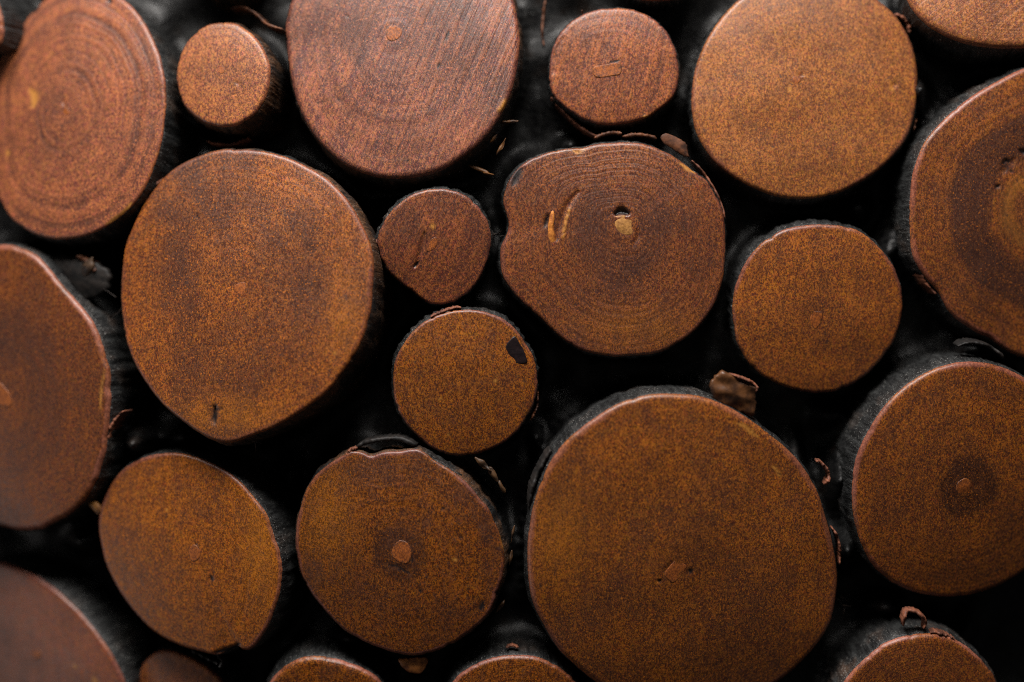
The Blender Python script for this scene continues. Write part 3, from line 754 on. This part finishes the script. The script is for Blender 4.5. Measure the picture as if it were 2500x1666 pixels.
P.flake([(1292,1240),(1300,1190),(1322,1140),(1345,1100)], 18, 60, 9, M_FLAKE_DARK)
V_.flake([(2207,1530),(2208,1510),(2215,1496),(2236,1496),(2254,1508),(2261,1522),(2255,1536)], 8, 30, 8, M_FLAKE_RED)
V_.flake([(2272,1545),(2296,1548),(2330,1560)], 6, 30, 7, M_FLAKE_RED)
O.lump('bark_chip', [(974,1612),(996,1608),(1024,1606),(1044,1608),(1038,1630),(1030,1642),(1010,1644),(992,1638),(982,1628)], -22, 5, 9, plain_wood('orange_bark_chip', (0.36,0.13,0.03), (0.10,0.03,0.01), 500))
O.flake([(866,1096),(890,1082),(930,1074),(975,1073),(1016,1088)], 12, 60, 12, M_FLAKE_DARK)
O.flake([(845,1110),(858,1098),(872,1094)], 6, 24, 8, M_FLAKE_RED)
O.flake([(1036,1102),(1075,1128),(1118,1158),(1130,1168)], 12, 50, 6, M_FLAKE_DARK)
L.flake([(1314,958),(1311,995),(1296,1028)], 14, 40, 5, M_FLAKE)
L.flake([(1052,774),(1080,762),(1110,752),(1126,752)], 6, 30, 6, M_FLAKE_RED)
H.flake([(922,585),(917,604),(921,622)], 6, 24, 7, M_FLAKE_RED)
Q.flake([(2340,846),(2370,838),(2410,844),(2440,862),(2450,874)], 30, 50, 8, M_FLAKE_DARK)
D.flake([(1422,34),(1421,24)], 10, 10, 3, M_FLAKE)
D.flake([(1332,-6),(1326,40),(1324,80),(1328,112)], 70, 40, 6, M_FLAKE)
U_ = logs['U']
U_.flake([(1236,1582),(1250,1577),(1266,1582)], 25, 14, 5, M_FLAKE_RED)
N.flake([(530,1600),(538,1612),(536,1632)], 12, 30, 5, M_FLAKE_DARK)
N.flake([(466,1589),(500,1606),(530,1622)], 14, 30, 6, M_FLAKE_DARK)

def shards(lg, spots, mat):
    """short torn bits of bark standing off the side of a log"""
    r = random.Random(lg.seed + 50)
    for (x, y, ang, ln, wd, dz) in spots:
        ca, sa = math.cos(math.radians(ang)), -math.sin(math.radians(ang))
        pts = []
        for (u, v) in ((-1, 0), (-0.6, 0.6), (0.1, 0.9), (0.7, 0.5), (1, 0.05), (0.5, -0.5), (-0.1, -0.7), (-0.7, -0.6)):
            u *= ln * 0.5 * r.uniform(0.8, 1.2)
            v *= wd * 0.5 * r.uniform(0.5, 1.4)
            pts.append((x + u * ca - v * sa, y + u * sa + v * ca))
        lg.lump('bark_shred', pts, -dz, 3, 5, mat, n=28, rough=1.2)


shards(C, [(1240, 297, 5, 46, 9, 42), (1222, 360, 62, 44, 12, 46), (1172, 414, -22, 56, 12, 60), (1192, 424, -10, 30, 7, 55), (1205, 338, 50, 30, 10, 40)], plain_wood('amber_bark_shred', (0.15, 0.060, 0.013), (0.022, 0.009, 0.005), 520))
shards(O, [(1178, 1132, -40, 50, 20, 50), (1205, 1160, -55, 46, 18, 55), (1226, 1190, -60, 40, 14, 58), (1252, 1300, 80, 44, 8, 50), (1246, 1362, 82, 36, 9, 45), (1222, 1480, 60, 40, 10, 50)], plain_wood('tan_bark_shred', (0.085, 0.040, 0.014), (0.015, 0.008, 0.005), 420))
shards(Mm, [(214, 650, 65, 56, 28, 44)], plain_wood('tan_bark_shred', (0.085, 0.045, 0.022), (0.012, 0.008, 0.006), 420))
G.fibres([((612, 1072), (645, 1093), 3, 2, 30, 1.6), ((276, 772), (290, 695), 3, 3, 40, 1.8)], M_FIBRE_DARK)
P.fibres([((2046, 1460), (2084, 1492), 5, 5, 60, 1.2), ((2000, 1570), (2020, 1615), 5, 6, 60, 1.5)], M_FIBRE_DARK)
I.fibres([((1205, 578), (1230, 576), 3, 3, 14, 2.2)], M_FIBRE_DARK)

# ------------------------------------------------------------------ the resin bed between the logs
NX, NZ = 520, 360
xs = np.linspace(-0.185, 0.185, NX)
zs = np.linspace(ZC - 0.135, ZC + 0.135, NZ)
GX, GZ = np.meshgrid(xs, zs)
px = GX / PX + CX
py = CY - (GZ - ZC) / PX
u = (px - 1350) / 1350.0
base = np.where(u < 0, 190 * np.abs(u) ** 1.7, 70 * u ** 2)      # the surface curves away to the left
dep = base + 215.0
near = np.full(GX.shape, 1e9)
face_y = np.zeros(GX.shape)
for k, lg in logs.items():
    W = np.array([lg.world(np.array([p[0], p[1], -120]) * PX) for p in lg.L[::3]])
    X0, X1, Z0, Z1 = W[:, 0].min() - 0.012, W[:, 0].max() + 0.012, W[:, 2].min() - 0.012, W[:, 2].max() + 0.012
    sel = (GX > X0) & (GX < X1) & (GZ > Z0) & (GZ < Z1)
    d2 = ((GX[sel][:, None] - W[None, :, 0]) ** 2 + (GZ[sel][:, None] - W[None, :, 2]) ** 2)
    i = d2.argmin(1)
    dd = np.sqrt(d2.min(1)) / PX
    cxz = W[:, [0, 2]].mean(0)
    side = (GX[sel] - W[i, 0]) * (W[i, 0] - cxz[0]) + (GZ[sel] - W[i, 2]) * (W[i, 2] - cxz[1])
    men = np.where(side < 0, 1.0, np.exp(-dd / 16.0))
    fy = (W[i, 1]) / PX
    cur = dep[sel]
    dep[sel] = cur - men * np.clip(cur - (fy - 10), 0, 130) * 0.5
for k in range(26):
    kx, kz = rng.normal(0, 0.03, 2)
    dep += np.sin(px * kx + py * kz + rng.uniform(0, 6.28)) * 2.0
# spots where the resin stands higher and shines: (x, y, radius x, radius y, height)
for (bx, by, rx, ry, h) in [(2262,215,30,45,120), (2110,503,34,26,90), (1396,345,26,22,90), (312,1090,34,40,170), (430,1072,70,24,150), (160,1340,50,26,110), (846,1572,40,20,110),
                            (2078,1355,34,40,110), (2400,850,46,22,110), (960,500,60,22,80), (2190,600,30,60,70), (60,575,70,20,120), (2050,1020,40,30,50), (1960,1110,20,60,60), (2060,1180,20,50,90),
                            (1300,390,40,30,50), (690,1180,30,60,60), (1310,1075,14,26,80), (2190,1500,50,26,80), (2400,1560,30,40,40), (940,1150,60,26,30), (770,440,40,20,40)]:
    dep -= 1.3 * h * np.exp(-((px - bx) / rx) ** 2 - ((py - by) / ry) ** 2)
YY = dep * PX
V = np.stack([GX, YY, GZ], 2).reshape(-1, 3)
F = grid_faces(NZ, NX, 0, wrap=False)
# closed slab: flat back and sides
nb = len(V)
back = V.copy()
back[:, 1] = 0.075
bi = [0, NX - 1, NX * NZ - 1, NX * (NZ - 1)]
rim_idx = list(range(NX)) + [j * NX + NX - 1 for j in range(1, NZ)] + [NX * (NZ - 1) + i for i in range(NX - 2, -1, -1)] + [j * NX for j in range(NZ - 2, 0, -1)]
ring = back[rim_idx]
V = np.vstack([V, ring])
m = len(rim_idx)
for i in range(m):
    k = (i + 1) % m
    F.append((rim_idx[k], rim_idx[i], nb + i, nb + k))
F.append(tuple(nb + i for i in range(m - 1, -1, -1)))
bed = link_mesh('resin_bed', V, F, resin_material(), None)
bed['kind'] = 'structure'
bed['label'] = 'black resin filling the gaps between the log ends'
